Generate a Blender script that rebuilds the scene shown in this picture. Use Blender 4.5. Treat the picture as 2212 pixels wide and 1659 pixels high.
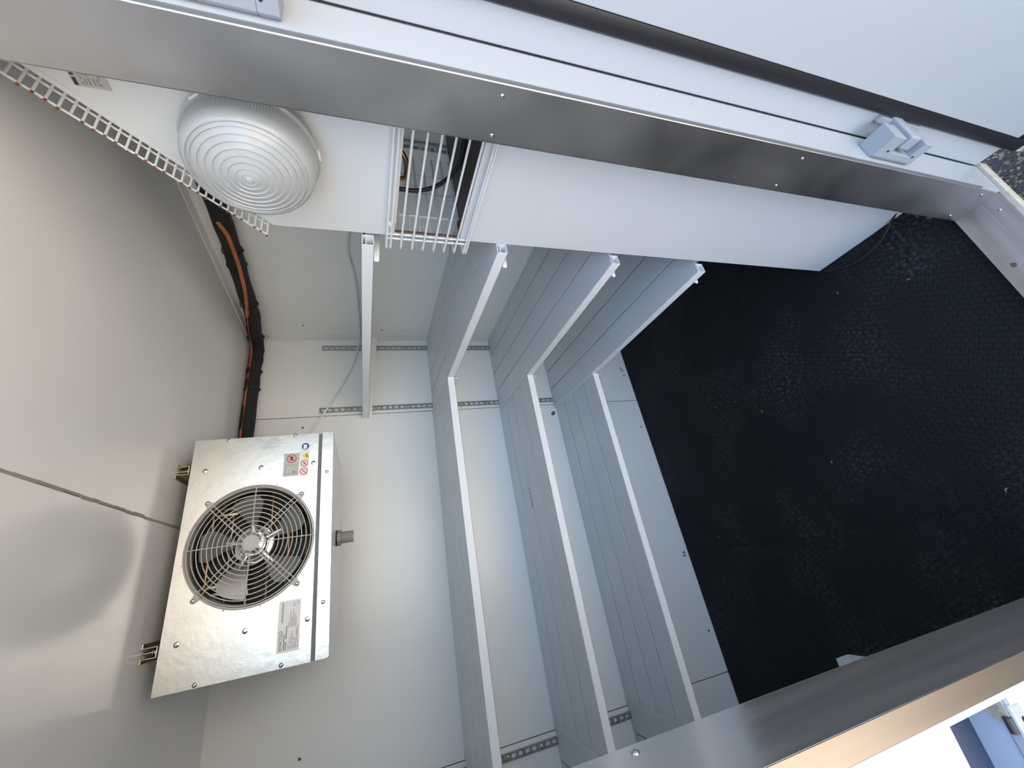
import bpy, bmesh, math, random
from mathutils import Vector, Matrix
rnd = random.Random(7)
PI = math.pi
sc = bpy.context.scene
for o in list(bpy.data.objects): bpy.data.objects.remove(o, do_unlink=True)
C = sc.collection

# ------------------------------------------------------------------ camera
R = ((-0.16117405, -0.27917413, -0.94661752), (0.88118303, -0.47265556, -0.01063854), (0.44445403, 0.83585795, -0.32218332))
cd = bpy.data.cameras.new('camera'); cam = bpy.data.objects.new('camera', cd); C.objects.link(cam)
right, up, fwd = Vector(R[0]).normalized(), Vector(R[1]).normalized(), Vector(R[2]).normalized()
m3 = Matrix((right, up, -fwd)).transposed()
cam.matrix_world = Matrix.Translation((0, 0, 1.46192516)) @ m3.to_4x4()
cd.sensor_fit = 'HORIZONTAL'; cd.sensor_width = 36.0
cd.lens = 877.4652 / 2212 * 36.0
cd.shift_x = (1106 - 1078.7425) / 2212
cd.shift_y = -(829.5 - 776.4446) / 2212
cd.clip_start = 0.01; cd.clip_end = 400
sc.camera = cam

# ------------------------------------------------------------------ sky, sun, exposure
SUN_EL, SUN_AZ = 63.0, 15.0           # sun stands behind the trailer: the doorway side is in open shade
w = bpy.data.worlds.new('sky'); sc.world = w; w.use_nodes = True
nt = w.node_tree; nt.nodes.clear()
wo = nt.nodes.new('ShaderNodeOutputWorld'); bg = nt.nodes.new('ShaderNodeBackground')
sk = nt.nodes.new('ShaderNodeTexSky'); sk.sky_type = 'NISHITA'; sk.sun_disc = False
sk.sun_elevation = math.radians(SUN_EL); sk.sun_rotation = math.radians(SUN_AZ)
sk.air_density = 1.0; sk.dust_density = 1.5; sk.ozone_density = 1.0
hs = nt.nodes.new('ShaderNodeHueSaturation'); hs.inputs['Saturation'].default_value = 0.85
nt.links.new(sk.outputs[0], hs.inputs['Color']); nt.links.new(hs.outputs[0], bg.inputs['Color'])
nt.links.new(bg.outputs[0], wo.inputs['Surface']); bg.inputs['Strength'].default_value = 0.44
sl = bpy.data.lights.new('sun', 'SUN'); sl.energy = 8.0; sl.angle = math.radians(0.55); sl.color = (1.0, 0.94, 0.84)
so = bpy.data.objects.new('sun', sl); C.objects.link(so)
el, az = math.radians(SUN_EL), math.radians(SUN_AZ)
sd = Vector((math.sin(az) * math.cos(el), math.cos(az) * math.cos(el), math.sin(el)))
so.rotation_euler = sd.to_track_quat('Z', 'Y').to_euler()
sc.view_settings.view_transform = 'Standard'; sc.view_settings.look = 'None'
sc.view_settings.gamma = 1.0; sc.view_settings.use_curve_mapping = False
sc.view_settings.exposure = 1.28

# ------------------------------------------------------------------ materials
def mat(name, col, rough=0.5, metal=0.0, bump=0.0, bscale=60.0, var=0.0, vscale=5.0, stretch=None, spec=0.5, trans=0.0, coat=0.0, rvar=0.0):
    m = bpy.data.materials.new(name); m.use_nodes = True
    t = m.node_tree; p = t.nodes['Principled BSDF']
    p.inputs['Base Color'].default_value = (*col, 1); p.inputs['Roughness'].default_value = rough
    p.inputs['Metallic'].default_value = metal; p.inputs['Specular IOR Level'].default_value = spec
    p.inputs['Transmission Weight'].default_value = trans; p.inputs['Coat Weight'].default_value = coat
    if bump or var or rvar:
        tc = t.nodes.new('ShaderNodeTexCoord'); mp = t.nodes.new('ShaderNodeMapping')
        t.links.new(tc.outputs['Object'], mp.inputs['Vector'])
        if stretch: mp.inputs['Scale'].default_value = stretch
    if bump:
        n = t.nodes.new('ShaderNodeTexNoise'); n.inputs['Scale'].default_value = bscale; n.inputs['Detail'].default_value = 4
        b = t.nodes.new('ShaderNodeBump'); b.inputs['Strength'].default_value = bump; b.inputs['Distance'].default_value = 0.002
        t.links.new(mp.outputs[0], n.inputs['Vector']); t.links.new(n.outputs[0], b.inputs['Height']); t.links.new(b.outputs[0], p.inputs['Normal'])
    if var or rvar:
        n2 = t.nodes.new('ShaderNodeTexNoise'); n2.inputs['Scale'].default_value = vscale; n2.inputs['Detail'].default_value = 6
        t.links.new(mp.outputs[0], n2.inputs['Vector'])
        if var:
            r = t.nodes.new('ShaderNodeMapRange'); r.inputs[1].default_value = 0.3; r.inputs[2].default_value = 0.7
            r.inputs[3].default_value = 1 - var; r.inputs[4].default_value = 1 + var * .4
            mx = t.nodes.new('ShaderNodeMix'); mx.data_type = 'RGBA'; mx.blend_type = 'MULTIPLY'; mx.inputs[0].default_value = 1
            mx.inputs[6].default_value = (*col, 1)
            t.links.new(n2.outputs[0], r.inputs[0]); t.links.new(r.outputs[0], mx.inputs[7]); t.links.new(mx.outputs[2], p.inputs['Base Color'])
        if rvar:
            r = t.nodes.new('ShaderNodeMapRange'); r.inputs[1].default_value = 0.3; r.inputs[2].default_value = 0.7
            r.inputs[3].default_value = max(0, rough - rvar); r.inputs[4].default_value = rough + rvar
            t.links.new(n2.outputs[0], r.inputs[0]); t.links.new(r.outputs[0], p.inputs['Roughness'])
    return m

M = {}
M['panel'] = mat('white_wall_panel', (.92, .925, .91), .28, bump=.03, bscale=9, var=.03, vscale=2.5)
M['ceil'] = mat('ceiling_panel', (.83, .825, .80), .20, bump=.03, bscale=8, var=.04, vscale=2)
M['white'] = mat('white_powder_coat', (.90, .905, .91), .38, bump=.02, bscale=400)
M['shelf'] = mat('shaded_shelf_coat', (.70, .745, .76), .34, bump=.02, bscale=300, var=.03, vscale=4)  # slats darker and bluer than the lips: shade on the tops put into colour
M['cab'] = mat('white_cabinet_sheet', (.74, .75, .76), .36, bump=.02, bscale=30, var=.02)
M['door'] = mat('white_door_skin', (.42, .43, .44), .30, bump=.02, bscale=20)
M['steel'] = mat('brushed_stainless', (.58, .57, .56), .38, 1.0, rvar=.05, vscale=7, var=.09)
M['steelh'] = mat('brushed_stainless_sill', (.55, .54, .53), .36, 1.0, bump=.012, bscale=30, stretch=(.5, 8, 8), var=.12, rvar=.08, vscale=6)
M['steell'] = mat('reflective_stainless', (.62, .61, .60), .22, .82, bump=.008, bscale=30, stretch=(8, 8, .5), rvar=.05, vscale=6, var=.08)
M['flange'] = mat('ground_tinted_stainless', (.30, .26, .22), .30, .9, bump=.01, bscale=30, stretch=(8, 8, .5), var=.12, vscale=8)  # warm reflection of the ground put into the steel colour
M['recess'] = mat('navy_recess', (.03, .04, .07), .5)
M['plate'] = mat('sky_tinted_plate', (.40, .46, .53), .4)  # blue of the skylight put into the colour of a white plate
M['midgrey'] = mat('mid_grey_edge', (.17, .175, .175), .5)
M['alu'] = mat('embossed_aluminium', (.78, .76, .72), .36, 1.0, bump=.22, bscale=55, rvar=.05, vscale=18)
M['galv'] = mat('galvanised_rail', (.42, .42, .41), .42, 1.0)
M['screw'] = mat('screw_metal', (.55, .54, .52), .25, 1.0)
M['zinc'] = mat('yellow_zinc', (.75, .66, .45), .35, 1.0)
M['dark'] = mat('dark_recess', (.012, .012, .012), .7)
M['joint'] = mat('dark_sealant_joint', (.10, .085, .07), .7)
M['black'] = mat('black_rubber_seal', (.012, .012, .014), .42)
M['foam'] = mat('black_foam_insulation', (.014, .013, .013), .75, bump=.25, bscale=90)
M['orange'] = mat('copper_orange_tape', (.55, .17, .06), .40, var=.3, vscale=30)
M['cable'] = mat('ivory_cable', (.88, .87, .82), .45)
M['hose'] = mat('dark_hose', (.03, .025, .03), .4)
M['wire'] = mat('white_coated_wire', (.83, .83, .82), .32)
M['rust'] = mat('rusty_tip', (.28, .10, .04), .7, var=.4, vscale=200)
M['guard'] = mat('grey_plastic_guard', (.50, .48, .43), .42)
M['blade'] = mat('grey_fan_blade', (.26, .26, .26), .34, .6)
M['chrome'] = mat('polished_hub', (.75, .74, .72), .14, 1.0)
M['fins'] = mat('dark_coil_fins', (.09, .08, .07), .45, .7)
M['copper'] = mat('copper_tube', (.42, .25, .15), .35, 1.0)
M['pvc'] = mat('grey_pvc', (.30, .29, .25), .5)
M['print'] = mat('black_print', (.04, .04, .04), .6)
M['grey'] = mat('grey_print', (.30, .29, .28), .6)
M['sticker'] = mat('silver_sticker', (.50, .49, .46), .45)
M['stickw'] = mat('white_sticker', (.82, .79, .76), .45)
M['red'] = mat('red_print', (.62, .04, .03), .5)
M['yellow'] = mat('yellow_print', (.80, .60, .02), .5)
M['blue'] = mat('blue_print', (.03, .10, .42), .5)
M['brown'] = mat('brown_wood_strip', (.16, .08, .045), .7, var=.4, vscale=60)
M['lampbase'] = mat('grey_lamp_base', (.55, .55, .52), .45)
M['clip'] = mat('clear_clip', (.75, .75, .74), .25)
M['latch'] = mat('latch_paint', (.33, .345, .37), .4)
M['sealant'] = mat('beige_sealant', (.42, .38, .28), .8, bump=.8, bscale=160, var=.3, vscale=80)
M['lip'] = mat('ground_lit_sill_edge', (.62, .55, .42), .5, var=.2, vscale=60)  # aluminium edge, warm light from the ground put into its colour
M['grime'] = mat('dirty_grey', (.36, .32, .28), .8)
M['leaf'] = mat('dry_leaf', (.26, .21, .13), .7)
M['stone'] = mat('tan_stone', (.15, .12, .08), .8)
M['angle'] = mat('white_angle_metal', (.66, .67, .68), .4)

# frosted lamp diffuser
m = mat('frosted_diffuser', (.92, .92, .90), .22, trans=.62, spec=.5); M['diff'] = m
# black rubber mat with a hexagon relief and dusty wear
def hexmat():
    m = bpy.data.materials.new('black_hex_rubber'); m.use_nodes = True
    t = m.node_tree; p = t.nodes['Principled BSDF']; N = t.nodes.new; Lk = t.links.new
    tc = N('ShaderNodeTexCoord')
    def vm(op, a, b=None):
        n = N('ShaderNodeVectorMath'); n.operation = op
        for i, v in enumerate((a, b)):
            if v is None: continue
            if isinstance(v, tuple): n.inputs[i].default_value = v
            else: Lk(v, n.inputs[i])
        return n
    def mt(op, a, b=None):
        n = N('ShaderNodeMath'); n.operation = op
        for i, v in enumerate((a, b)):
            if v is None: continue
            if isinstance(v, (int, float)): n.inputs[i].default_value = v
            else: Lk(v, n.inputs[i])
        return n.outputs[0]
    pitch = 0.0165
    s = vm('MULTIPLY', tc.outputs['Object'], (1 / pitch, 1 / pitch, 0)).outputs[0]
    rr = (1.0, 1.7320508, 1.0); hh = (.5, .8660254, 0)
    a = vm('SUBTRACT', vm('MODULO', vm('ADD', s, (1000, 1732.0508, 0)).outputs[0], rr).outputs[0], hh).outputs[0]
    b = vm('SUBTRACT', vm('MODULO', vm('ADD', s, (1000.5, 1732.0508 + .8660254, 0)).outputs[0], rr).outputs[0], hh).outputs[0]
    def hd(v):
        av = vm('ABSOLUTE', v).outputs[0]
        d1 = vm('DOT_PRODUCT', av, (.5, .8660254, 0)).outputs['Value']
        sp = N('ShaderNodeSeparateXYZ'); Lk(av, sp.inputs[0])
        return mt('MAXIMUM', d1, sp.outputs[0])
    d = mt('MINIMUM', hd(a), hd(b))
    r = N('ShaderNodeMapRange'); r.inputs[1].default_value = .40; r.inputs[2].default_value = .48; r.inputs[3].default_value = 1; r.inputs[4].default_value = 0
    Lk(d, r.inputs[0])
    n = N('ShaderNodeTexNoise'); n.inputs['Scale'].default_value = 900; Lk(tc.outputs['Object'], n.inputs['Vector'])
    h = mt('ADD', mt('MULTIPLY', r.outputs[0], 1.0), mt('MULTIPLY', n.outputs[0], .5))
    bp = N('ShaderNodeBump'); bp.inputs['Strength'].default_value = .9; bp.inputs['Distance'].default_value = .0016
    Lk(h, bp.inputs['Height']); Lk(bp.outputs[0], p.inputs['Normal'])
    # dust rubbed on the raised hexagons in patches, and drag scratches
    n2 = N('ShaderNodeTexNoise'); n2.inputs['Scale'].default_value = 3.2; n2.inputs['Detail'].default_value = 8; Lk(tc.outputs['Object'], n2.inputs['Vector'])
    r2 = N('ShaderNodeMapRange'); r2.inputs[1].default_value = .47; r2.inputs[2].default_value = .72; Lk(n2.outputs[0], r2.inputs[0])
    mp = N('ShaderNodeMapping'); mp.inputs['Rotation'].default_value = (0, 0, .9); mp.inputs['Scale'].default_value = (2.0, 70, 1); Lk(tc.outputs['Object'], mp.inputs['Vector'])
    n3 = N('ShaderNodeTexNoise'); n3.inputs['Scale'].default_value = 2.0; n3.inputs['Detail'].default_value = 5; Lk(mp.outputs[0], n3.inputs['Vector'])
    r3 = N('ShaderNodeMapRange'); r3.inputs[1].default_value = .66; r3.inputs[2].default_value = .80; Lk(n3.outputs[0], r3.inputs[0])
    n4 = N('ShaderNodeTexNoise'); n4.inputs['Scale'].default_value = 90; n4.inputs['Detail'].default_value = 4; Lk(tc.outputs['Object'], n4.inputs['Vector'])
    r4 = N('ShaderNodeMapRange'); r4.inputs[1].default_value = .45; r4.inputs[2].default_value = .75; Lk(n4.outputs[0], r4.inputs[0])
    f = mt('MULTIPLY', mt('MULTIPLY', r2.outputs[0], r4.outputs[0]), r.outputs[0])
    f = mt('ADD', mt('MULTIPLY', f, .9), mt('MULTIPLY', r3.outputs[0], mt('ADD', .12, mt('MULTIPLY', r2.outputs[0], .6))))
    n5 = N('ShaderNodeTexNoise'); n5.inputs['Scale'].default_value = 420; n5.inputs['Detail'].default_value = 2; Lk(tc.outputs['Object'], n5.inputs['Vector'])
    r5 = N('ShaderNodeMapRange'); r5.inputs[1].default_value = .52; r5.inputs[2].default_value = .75; r5.inputs[4].default_value = .22; Lk(n5.outputs[0], r5.inputs[0])
    f = mt('ADD', f, r5.outputs[0])
    mx = N('ShaderNodeMix'); mx.data_type = 'RGBA'; mx.inputs[6].default_value = (.0065, .007, .008, 1); mx.inputs[7].default_value = (.115, .118, .115, 1)
    Lk(f, mx.inputs[0]); Lk(mx.outputs[2], p.inputs['Base Color'])
    p.inputs['Roughness'].default_value = .66; p.inputs['Specular IOR Level'].default_value = .26
    return m
M['mat'] = hexmat()
# asphalt with light stones
def asphalt():
    m = bpy.data.materials.new('asphalt'); m.use_nodes = True
    t = m.node_tree; p = t.nodes['Principled BSDF']; N = t.nodes.new; Lk = t.links.new
    tc = N('ShaderNodeTexCoord'); v = N('ShaderNodeTexVoronoi'); v.inputs['Scale'].default_value = 120; Lk(tc.outputs['Object'], v.inputs['Vector'])
    cr = N('ShaderNodeValToRGB'); cr.color_ramp.elements[0].color = (.016, .015, .014, 1); cr.color_ramp.elements[1].color = (.16, .13, .085, 1)
    cr.color_ramp.elements[0].position = .72; cr.color_ramp.elements[1].position = .97
    sp = N('ShaderNodeSeparateColor'); Lk(v.outputs['Color'], sp.inputs[0]); Lk(sp.outputs[0], cr.inputs[0]); Lk(cr.outputs[0], p.inputs['Base Color'])
    b = N('ShaderNodeBump'); b.inputs['Strength'].default_value = .9; b.inputs['Distance'].default_value = .006; b.invert = True
    Lk(v.outputs['Distance'], b.inputs['Height']); Lk(b.outputs[0], p.inputs['Normal']); p.inputs['Roughness'].default_value = .85
    return m
M['asphalt'] = asphalt()
M['bounce_yard'] = mat('pale_bounce_ground', (.53, .46, .37), .9, var=.12, vscale=.8)

# ------------------------------------------------------------------ mesh helpers
class MB:
    def __init__(s): s.bm = bmesh.new()
    def face(s, pts):
        try: return s.bm.faces.new([s.bm.verts.new(p) for p in pts])
        except ValueError: return None
    def box(s, a, b):
        x0, y0, z0 = a; x1, y1, z1 = b
        if x0 > x1: x0, x1 = x1, x0
        if y0 > y1: y0, y1 = y1, y0
        if z0 > z1: z0, z1 = z1, z0
        v = [s.bm.verts.new(p) for p in ((x0, y0, z0), (x1, y0, z0), (x1, y1, z0), (x0, y1, z0), (x0, y0, z1), (x1, y0, z1), (x1, y1, z1), (x0, y1, z1))]
        for f in ((0, 3, 2, 1), (4, 5, 6, 7), (0, 1, 5, 4), (1, 2, 6, 5), (2, 3, 7, 6), (3, 0, 4, 7)): s.bm.faces.new([v[i] for i in f])
        return s
    def prism(s, pts, d):
        """closed outline pts (3-D, planar) swept by vector d"""
        d = Vector(d); a = [s.bm.verts.new(p) for p in pts]; b = [s.bm.verts.new(Vector(p) + d) for p in pts]; n = len(pts)
        s.bm.faces.new(a); s.bm.faces.new(list(reversed(b)))
        for i in range(n): s.bm.faces.new((a[i], b[i], b[(i + 1) % n], a[(i + 1) % n]))
        return s
    def tube(s, path, r, n=10, closed=False):
        P = [Vector(p) for p in path]; k = len(P); rings = []
        nrm = None
        for i in range(k):
            if closed: t = (P[(i + 1) % k] - P[i - 1]).normalized()
            else: t = ((P[i + 1] if i < k - 1 else P[i]) - (P[i - 1] if i else P[i])).normalized()
            if nrm is None:
                q = Vector((0, 0, 1)) if abs(t.z) < .9 else Vector((1, 0, 0)); nrm = (q - t * q.dot(t)).normalized()
            else: nrm = (nrm - t * nrm.dot(t)).normalized()
            bn = t.cross(nrm); rr = r[i] if isinstance(r, (list, tuple)) else r
            rings.append([s.bm.verts.new(P[i] + (nrm * math.cos(2 * PI * j / n) + bn * math.sin(2 * PI * j / n)) * rr) for j in range(n)])
        for i in range(k if closed else k - 1):
            A, B = rings[i], rings[(i + 1) % k]
            for j in range(n): s.bm.faces.new((A[j], A[(j + 1) % n], B[(j + 1) % n], B[j]))
        if not closed:
            s.bm.faces.new(list(reversed(rings[0]))); s.bm.faces.new(rings[-1])
        return s
    def lathe(s, c, axis, prof, n=48, cap0=True, cap1=True):
        """prof: list of (radius, distance along axis) from centre c"""
        ax = Vector(axis).normalized(); q = Vector((0, 0, 1)) if abs(ax.z) < .9 else Vector((1, 0, 0))
        u = (q - ax * q.dot(ax)).normalized(); v = ax.cross(u); c = Vector(c); rings = []
        for r, h in prof:
            if r < 1e-6: rings.append([s.bm.verts.new(c + ax * h)])
            else: rings.append([s.bm.verts.new(c + ax * h + (u * math.cos(2 * PI * j / n) + v * math.sin(2 * PI * j / n)) * r) for j in range(n)])
        for A, B in zip(rings, rings[1:]):
            for j in range(n):
                k = (j + 1) % n
                if len(A) == 1 and len(B) == 1: continue
                if len(A) == 1: s.bm.faces.new((A[0], B[k], B[j]))
                elif len(B) == 1: s.bm.faces.new((A[j], A[k], B[0]))
                else: s.bm.faces.new((A[j], A[k], B[k], B[j]))
        if cap0 and len(rings[0]) > 1: s.bm.faces.new(list(reversed(rings[0])))
        if cap1 and len(rings[-1]) > 1: s.bm.faces.new(rings[-1])
        return s
    def build(s, name, m, parent=None, smooth=False, bevel=0.0, seg=2):
        bmesh.ops.recalc_face_normals(s.bm, faces=s.bm.faces)
        me = bpy.data.meshes.new(name)
        if parent is not None:
            off = parent.get('_o', None)
            o3 = Vector(off) if off is not None else Vector((0, 0, 0))
            bmesh.ops.translate(s.bm, verts=s.bm.verts, vec=-o3)
        s.bm.to_mesh(me); s.bm.free()
        me.materials.append(M[m] if isinstance(m, str) else m)
        if smooth:
            me.polygons.foreach_set('use_smooth', [True] * len(me.polygons))
            if hasattr(me, 'set_sharp_from_angle'): me.set_sharp_from_angle(angle=math.radians(38))
        o = bpy.data.objects.new(name, me); C.objects.link(o)
        if parent is not None:
            o.parent = parent
            if off is not None: o['_o'] = list(off)
        if bevel:
            b = o.modifiers.new('bevel', 'BEVEL'); b.width = bevel; b.segments = seg; b.limit_method = 'ANGLE'; b.angle_limit = math.radians(40)
            b.harden_normals = False
        return o

def tag(o, label=None, cat=None, group=None, kind=None):
    if label: o['label'] = label
    if cat: o['category'] = cat
    if group: o['group'] = group
    if kind: o['kind'] = kind
    return o
def thing(name, loc, label=None, cat=None, group=None, kind=None):
    o = bpy.data.objects.new(name, None); C.objects.link(o); o.location = loc; o['_o'] = list(loc)
    o.empty_display_size = .05
    return tag(o, label, cat, group, kind)
def children(o): return [c for c in bpy.data.objects if c.parent == o]
def copy_tree(o, loc, parent=None):
    c = o.copy(); C.objects.link(c)
    if parent is not None: c.parent = parent
    else: c.location = loc
    for ch in children(o): copy_tree(ch, None, c)
    return c
def smooth_path(P, n=8):
    P = [Vector(p) for p in P]; out = []
    for i in range(len(P) - 1):
        p0 = P[max(i - 1, 0)]; p1 = P[i]; p2 = P[i + 1]; p3 = P[min(i + 2, len(P) - 1)]
        for k in range(n):
            t = k / n; out.append(.5 * ((2 * p1) + (p2 - p0) * t + (2 * p0 - 5 * p1 + 4 * p2 - p3) * t * t + (3 * p1 - p0 - 3 * p2 + p3) * t ** 3))
    out.append(P[-1]); return out
def text(name, body, size, origin, xdir, ydir, m, parent, extr=.0002, align='LEFT', sx=1.0):
    cu = bpy.data.curves.new(name, 'FONT'); cu.body = body; cu.size = size; cu.extrude = extr; cu.align_x = align; cu.resolution_u = 3
    tmp = bpy.data.objects.new(name, cu); C.objects.link(tmp)
    dg = bpy.context.evaluated_depsgraph_get(); me = bpy.data.meshes.new_from_object(tmp.evaluated_get(dg))
    bpy.data.objects.remove(tmp, do_unlink=True); bpy.data.curves.remove(cu)
    X = Vector(xdir).normalized(); Y = Vector(ydir).normalized(); Z = X.cross(Y)
    off = Vector(parent.get('_o', (0, 0, 0))); o3 = Vector(origin) - off
    mm = Matrix((X * sx, Y, Z)).transposed().to_4x4(); mm.translation = o3
    me.transform(mm); me.materials.clear(); me.materials.append(M[m]); me.name = name
    o = bpy.data.objects.new(name, me); C.objects.link(o); o.parent = parent
    if '_o' in parent: o['_o'] = list(parent['_o'])
    return o
def screw(parent, c, axis, r=.0045, h=.002, m='screw', name='screw', socket=True):
    b = MB().lathe(c, axis, [(r, 0), (r, h * .35), (r * .75, h * .85), (r * .35, h), (r * .35, h * .45), (0, h * .45)] if socket else [(r, 0), (r * .8, h * .7), (0, h)], 14)
    return b.build(name, m, parent, smooth=True)

# ------------------------------------------------------------------ dimensions (metres)
YA, XB, XD, ZC = 1.80, 1.0712, -0.943, 1.921      # back wall, right wall, left wall, ceiling
XJ, YJI, YJO, XL = .5851, .3752, .2892, -.1399    # door reveal
YW = .2835                                        # outer face of the frame on the hinge side

# ------------------------------------------------------------------ the box
wb = MB().box((XD - .05, YA + .004, -.03), (XB + .05, YA + .05, ZC + .03)).build('wall_back', 'joint'); tag(wb, 'white panelled back wall behind the shelves and the fan unit', kind='structure')
for x0, x1 in ((XD - .03, -.5605), (-.5575, .6868), (.6895, XB + .03)):
    MB().box((x0, YA, -.02), (x1, YA + .006, ZC + .02)).build('panel', 'panel', wb, bevel=.001)
def disc(parent, c, axis, r, m, name, n=14):
    return MB().lathe(c, axis, [(r, 0), (r, .0008), (0, .0008)], n).build(name, m, parent)
for x, z in ((.6414, 1.6981), (-.4298, 1.6547), (.8436, .0285), (.5333, .0278), (-.405, .0271)):
    disc(wb, (x, YA, z), (0, -1, 0), .0042, 'brown', 'screw_hole')
# scuffed puncture in the panel next to the right standard
b = MB()
ring = [(-.016, .010), (-.012, .018), (.002, .016), (.013, .008), (.021, -.006), (.014, -.012), (.004, -.019), (-.004, -.012), (-.013, -.004)]
pts = [(.6393 + x * .62, YA - .0012, .5298 + z * .62) for x, z in ring]
b.prism(pts, (0, .001, 0))
pu = b.build('puncture', 'dark', wb); tag(pu, 'torn black puncture with a white shred inside')
MB().prism([(.6393 - .004, YA - .0022, .5298 + .006), (.6393 + .004, YA - .0022, .5298 + .003), (.6393 + .005, YA - .0022, .5298 - .003), (.6393 - .002, YA - .0022, .5298 + .001)], (0, .0008, 0)).build('shred', 'white', pu)
text('marker_writing', 'E7', .026, (.868, YA - .0006, .0235), (1, 0, 0), (0, 0, 1), 'print', wb)
text('marker_writing', 'E6', .026, (-.110, YA - .0006, .0145), (1, 0, 0), (0, 0, 1), 'print', wb)

wr = MB().box((XB + .004, .375, -.03), (XB + .05, YA + .05, ZC + .03)).build('wall_right', 'joint'); tag(wr, 'white right wall beside the cabinet and the right shelves', kind='structure')
MB().box((XB, .370, -.02), (XB + .006, .8925, ZC + .02)).build('panel', 'panel', wr, bevel=.001)
MB().box((XB, .895, -.02), (XB + .006, YA + .01, ZC + .02)).build('panel', 'panel', wr, bevel=.001)
for y, z in ((1.6734, 1.7029), (1.7038, 1.3669)): disc(wr, (XB, y, z), (-1, 0, 0), .004, 'brown', 'screw_hole')
wl = MB().box((XD - .05, .375, -.03), (XD, YA + .05, ZC + .03)).build('wall_left', 'panel'); tag(wl, 'white left wall', kind='structure')
ce = MB().box((XD - .05, .285, ZC + .003), (XB + .05, YA + .05, ZC + .06)).build('ceiling', 'grime'); tag(ce, 'pale glossy ceiling of two wide sheets', kind='structure')
MB().box((XD - .03, .29, ZC), (.2176, YA + .03, ZC + .008)).build('panel', 'ceil', ce, bevel=.0015)
MB().box((.2212, .29, ZC), (XB + .03, YA + .03, ZC + .008)).build('panel', 'ceil', ce, bevel=.0015)
# ragged sealant bead in the ceiling seam
b = MB(); y = .40
while y < YA - .02:
    l = rnd.uniform(.02, .06); wd = rnd.uniform(.0015, .0035); x = .2194 + rnd.uniform(-.0012, .0012)
    b.box((x - wd, y, ZC - rnd.uniform(.0003, .0012)), (x + wd, y + l, ZC + .003)); y += l
b.build('sealant_bead', 'grime', ce)
fl = MB().box((XD - .05, .376, -.05), (XB + .05, YA + .05, -.008)).build('floor', 'joint'); tag(fl, 'floor under the rubber mats', kind='structure')

t = MB().box((XB - .0025, .376, ZC - .038), (XB, YA, ZC)).box((XB - .04, .376, ZC - .0025), (XB, YA, ZC)).build('trim_1', 'panel', bevel=.0008); tag(t, 'white angle trim where the right wall meets the ceiling', kind='structure')
t = MB().box((XB - .0025, 1.727, 0), (XB, YA, ZC - .0025)).box((XB - .003, YA - .0025, 0), (XB, YA, ZC - .0025)).build('trim_2', 'panel', bevel=.0008); tag(t, 'white corner trim between right wall and back wall', kind='structure')

# front wall pieces around the doorway
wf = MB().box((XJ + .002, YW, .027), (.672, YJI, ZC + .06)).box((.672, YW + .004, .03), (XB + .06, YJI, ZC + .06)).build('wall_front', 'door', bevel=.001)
tag(wf, 'white front wall around the doorway', kind='structure')
# left part with the lock recess cut out of its outer face
LX, LZ0, LZ1, LD = -.161, .972, 1.0490, .034
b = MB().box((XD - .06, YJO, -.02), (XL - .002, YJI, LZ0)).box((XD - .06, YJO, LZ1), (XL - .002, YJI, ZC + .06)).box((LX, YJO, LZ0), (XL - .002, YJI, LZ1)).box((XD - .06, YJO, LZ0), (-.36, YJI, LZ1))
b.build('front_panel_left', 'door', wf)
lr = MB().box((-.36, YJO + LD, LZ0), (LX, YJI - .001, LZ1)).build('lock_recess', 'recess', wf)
MB().box((-.36, YJO + .001, LZ0), (LX, YJO + LD, LZ0 + .0015)).build('recess_floor', 'plate', lr)
tag(lr, 'recess for the door lock in the left front panel')
b = MB(); pts = []
for k in range(12): pts.append((LX - .0005 - (.020 * (k / 11) ** 1.5 + rnd.uniform(0, .003)), YJO + LD - .001 - (LD - .004) * k / 11))
base = [(x, y, LZ0 + .0015) for x, y in pts] + [(LX, YJO + .003, LZ0 + .0015), (LX, YJO + LD - .001, LZ0 + .0015)]
b.prism(base, (0, 0, .0022)); b.build('sealant_smear', 'sealant', lr)
MB().box((LX - .004, YJO - .0004, LZ0 - .012), (LX - .060, YJO + .010, LZ0 + .0030)).build('strike_plate', 'latch', lr, bevel=.002)
MB().tube([(LX - .012, YJO + .004, LZ0 + .005), (LX - .022, YJO + .004, LZ0 + .005)], .0030, 12).build('lock_bolt', 'hose', lr, smooth=True)
disc(lr, (LX - .015, YJO - .0004, LZ0 - .006), (0, -1, 0), .0020, 'dark', 'pin_hole')
hd = MB().box((XL - .01, YJO, ZC - .001), (XJ + .01, YJI, ZC + .06)).build('header', 'steel', wf)

# stainless reveals: right jamb, left jamb, sill
t3 = MB().box((XJ, YJO, .0), (XJ + .0022, YJI + .0005, ZC)).box((XJ, YJI, .0), (XJ + .03, YJI + .0012, ZC)).build('trim_3', 'steel'); tag(t3, 'brushed stainless right jamb of the doorway', kind='structure')
MB().tube([(XJ + .0012, YJO - .0002, .03), (XJ + .0012, YJO - .0002, ZC)], .0016, 10).build('rounded_edge', 'alu', t3, smooth=True)
MB().box((XJ + .001, YW - .0002, .10), (XJ + .004, YJO - .001, ZC)).build('edge_strip', 'midgrey', t3)
for y, z in ((.3044, 1.2682), (.3642, 1.2675), (.3037, .6660), (.3646, .6637), (.3003, .0716), (.3637, .0678)):
    screw(t3, (XJ, y, z), (-1, 0, 0), .0032, .0018, 'screw', 'rivet')
t4 = MB().box((XL - .0022, YJO, .0), (XL, YJI + .0005, ZC)).box((XL - .030, YJI, .0), (XL, YJI + .0012, ZC)).build('trim_4', 'steell', bevel=.0004); tag(t4, 'reflective stainless left jamb of the doorway', kind='structure')
MB().box((XL - .0165, YJO - .0012, -.02), (XL, YJO, ZC)).build('outer_flange', 'flange', t4, bevel=.0004)
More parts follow.
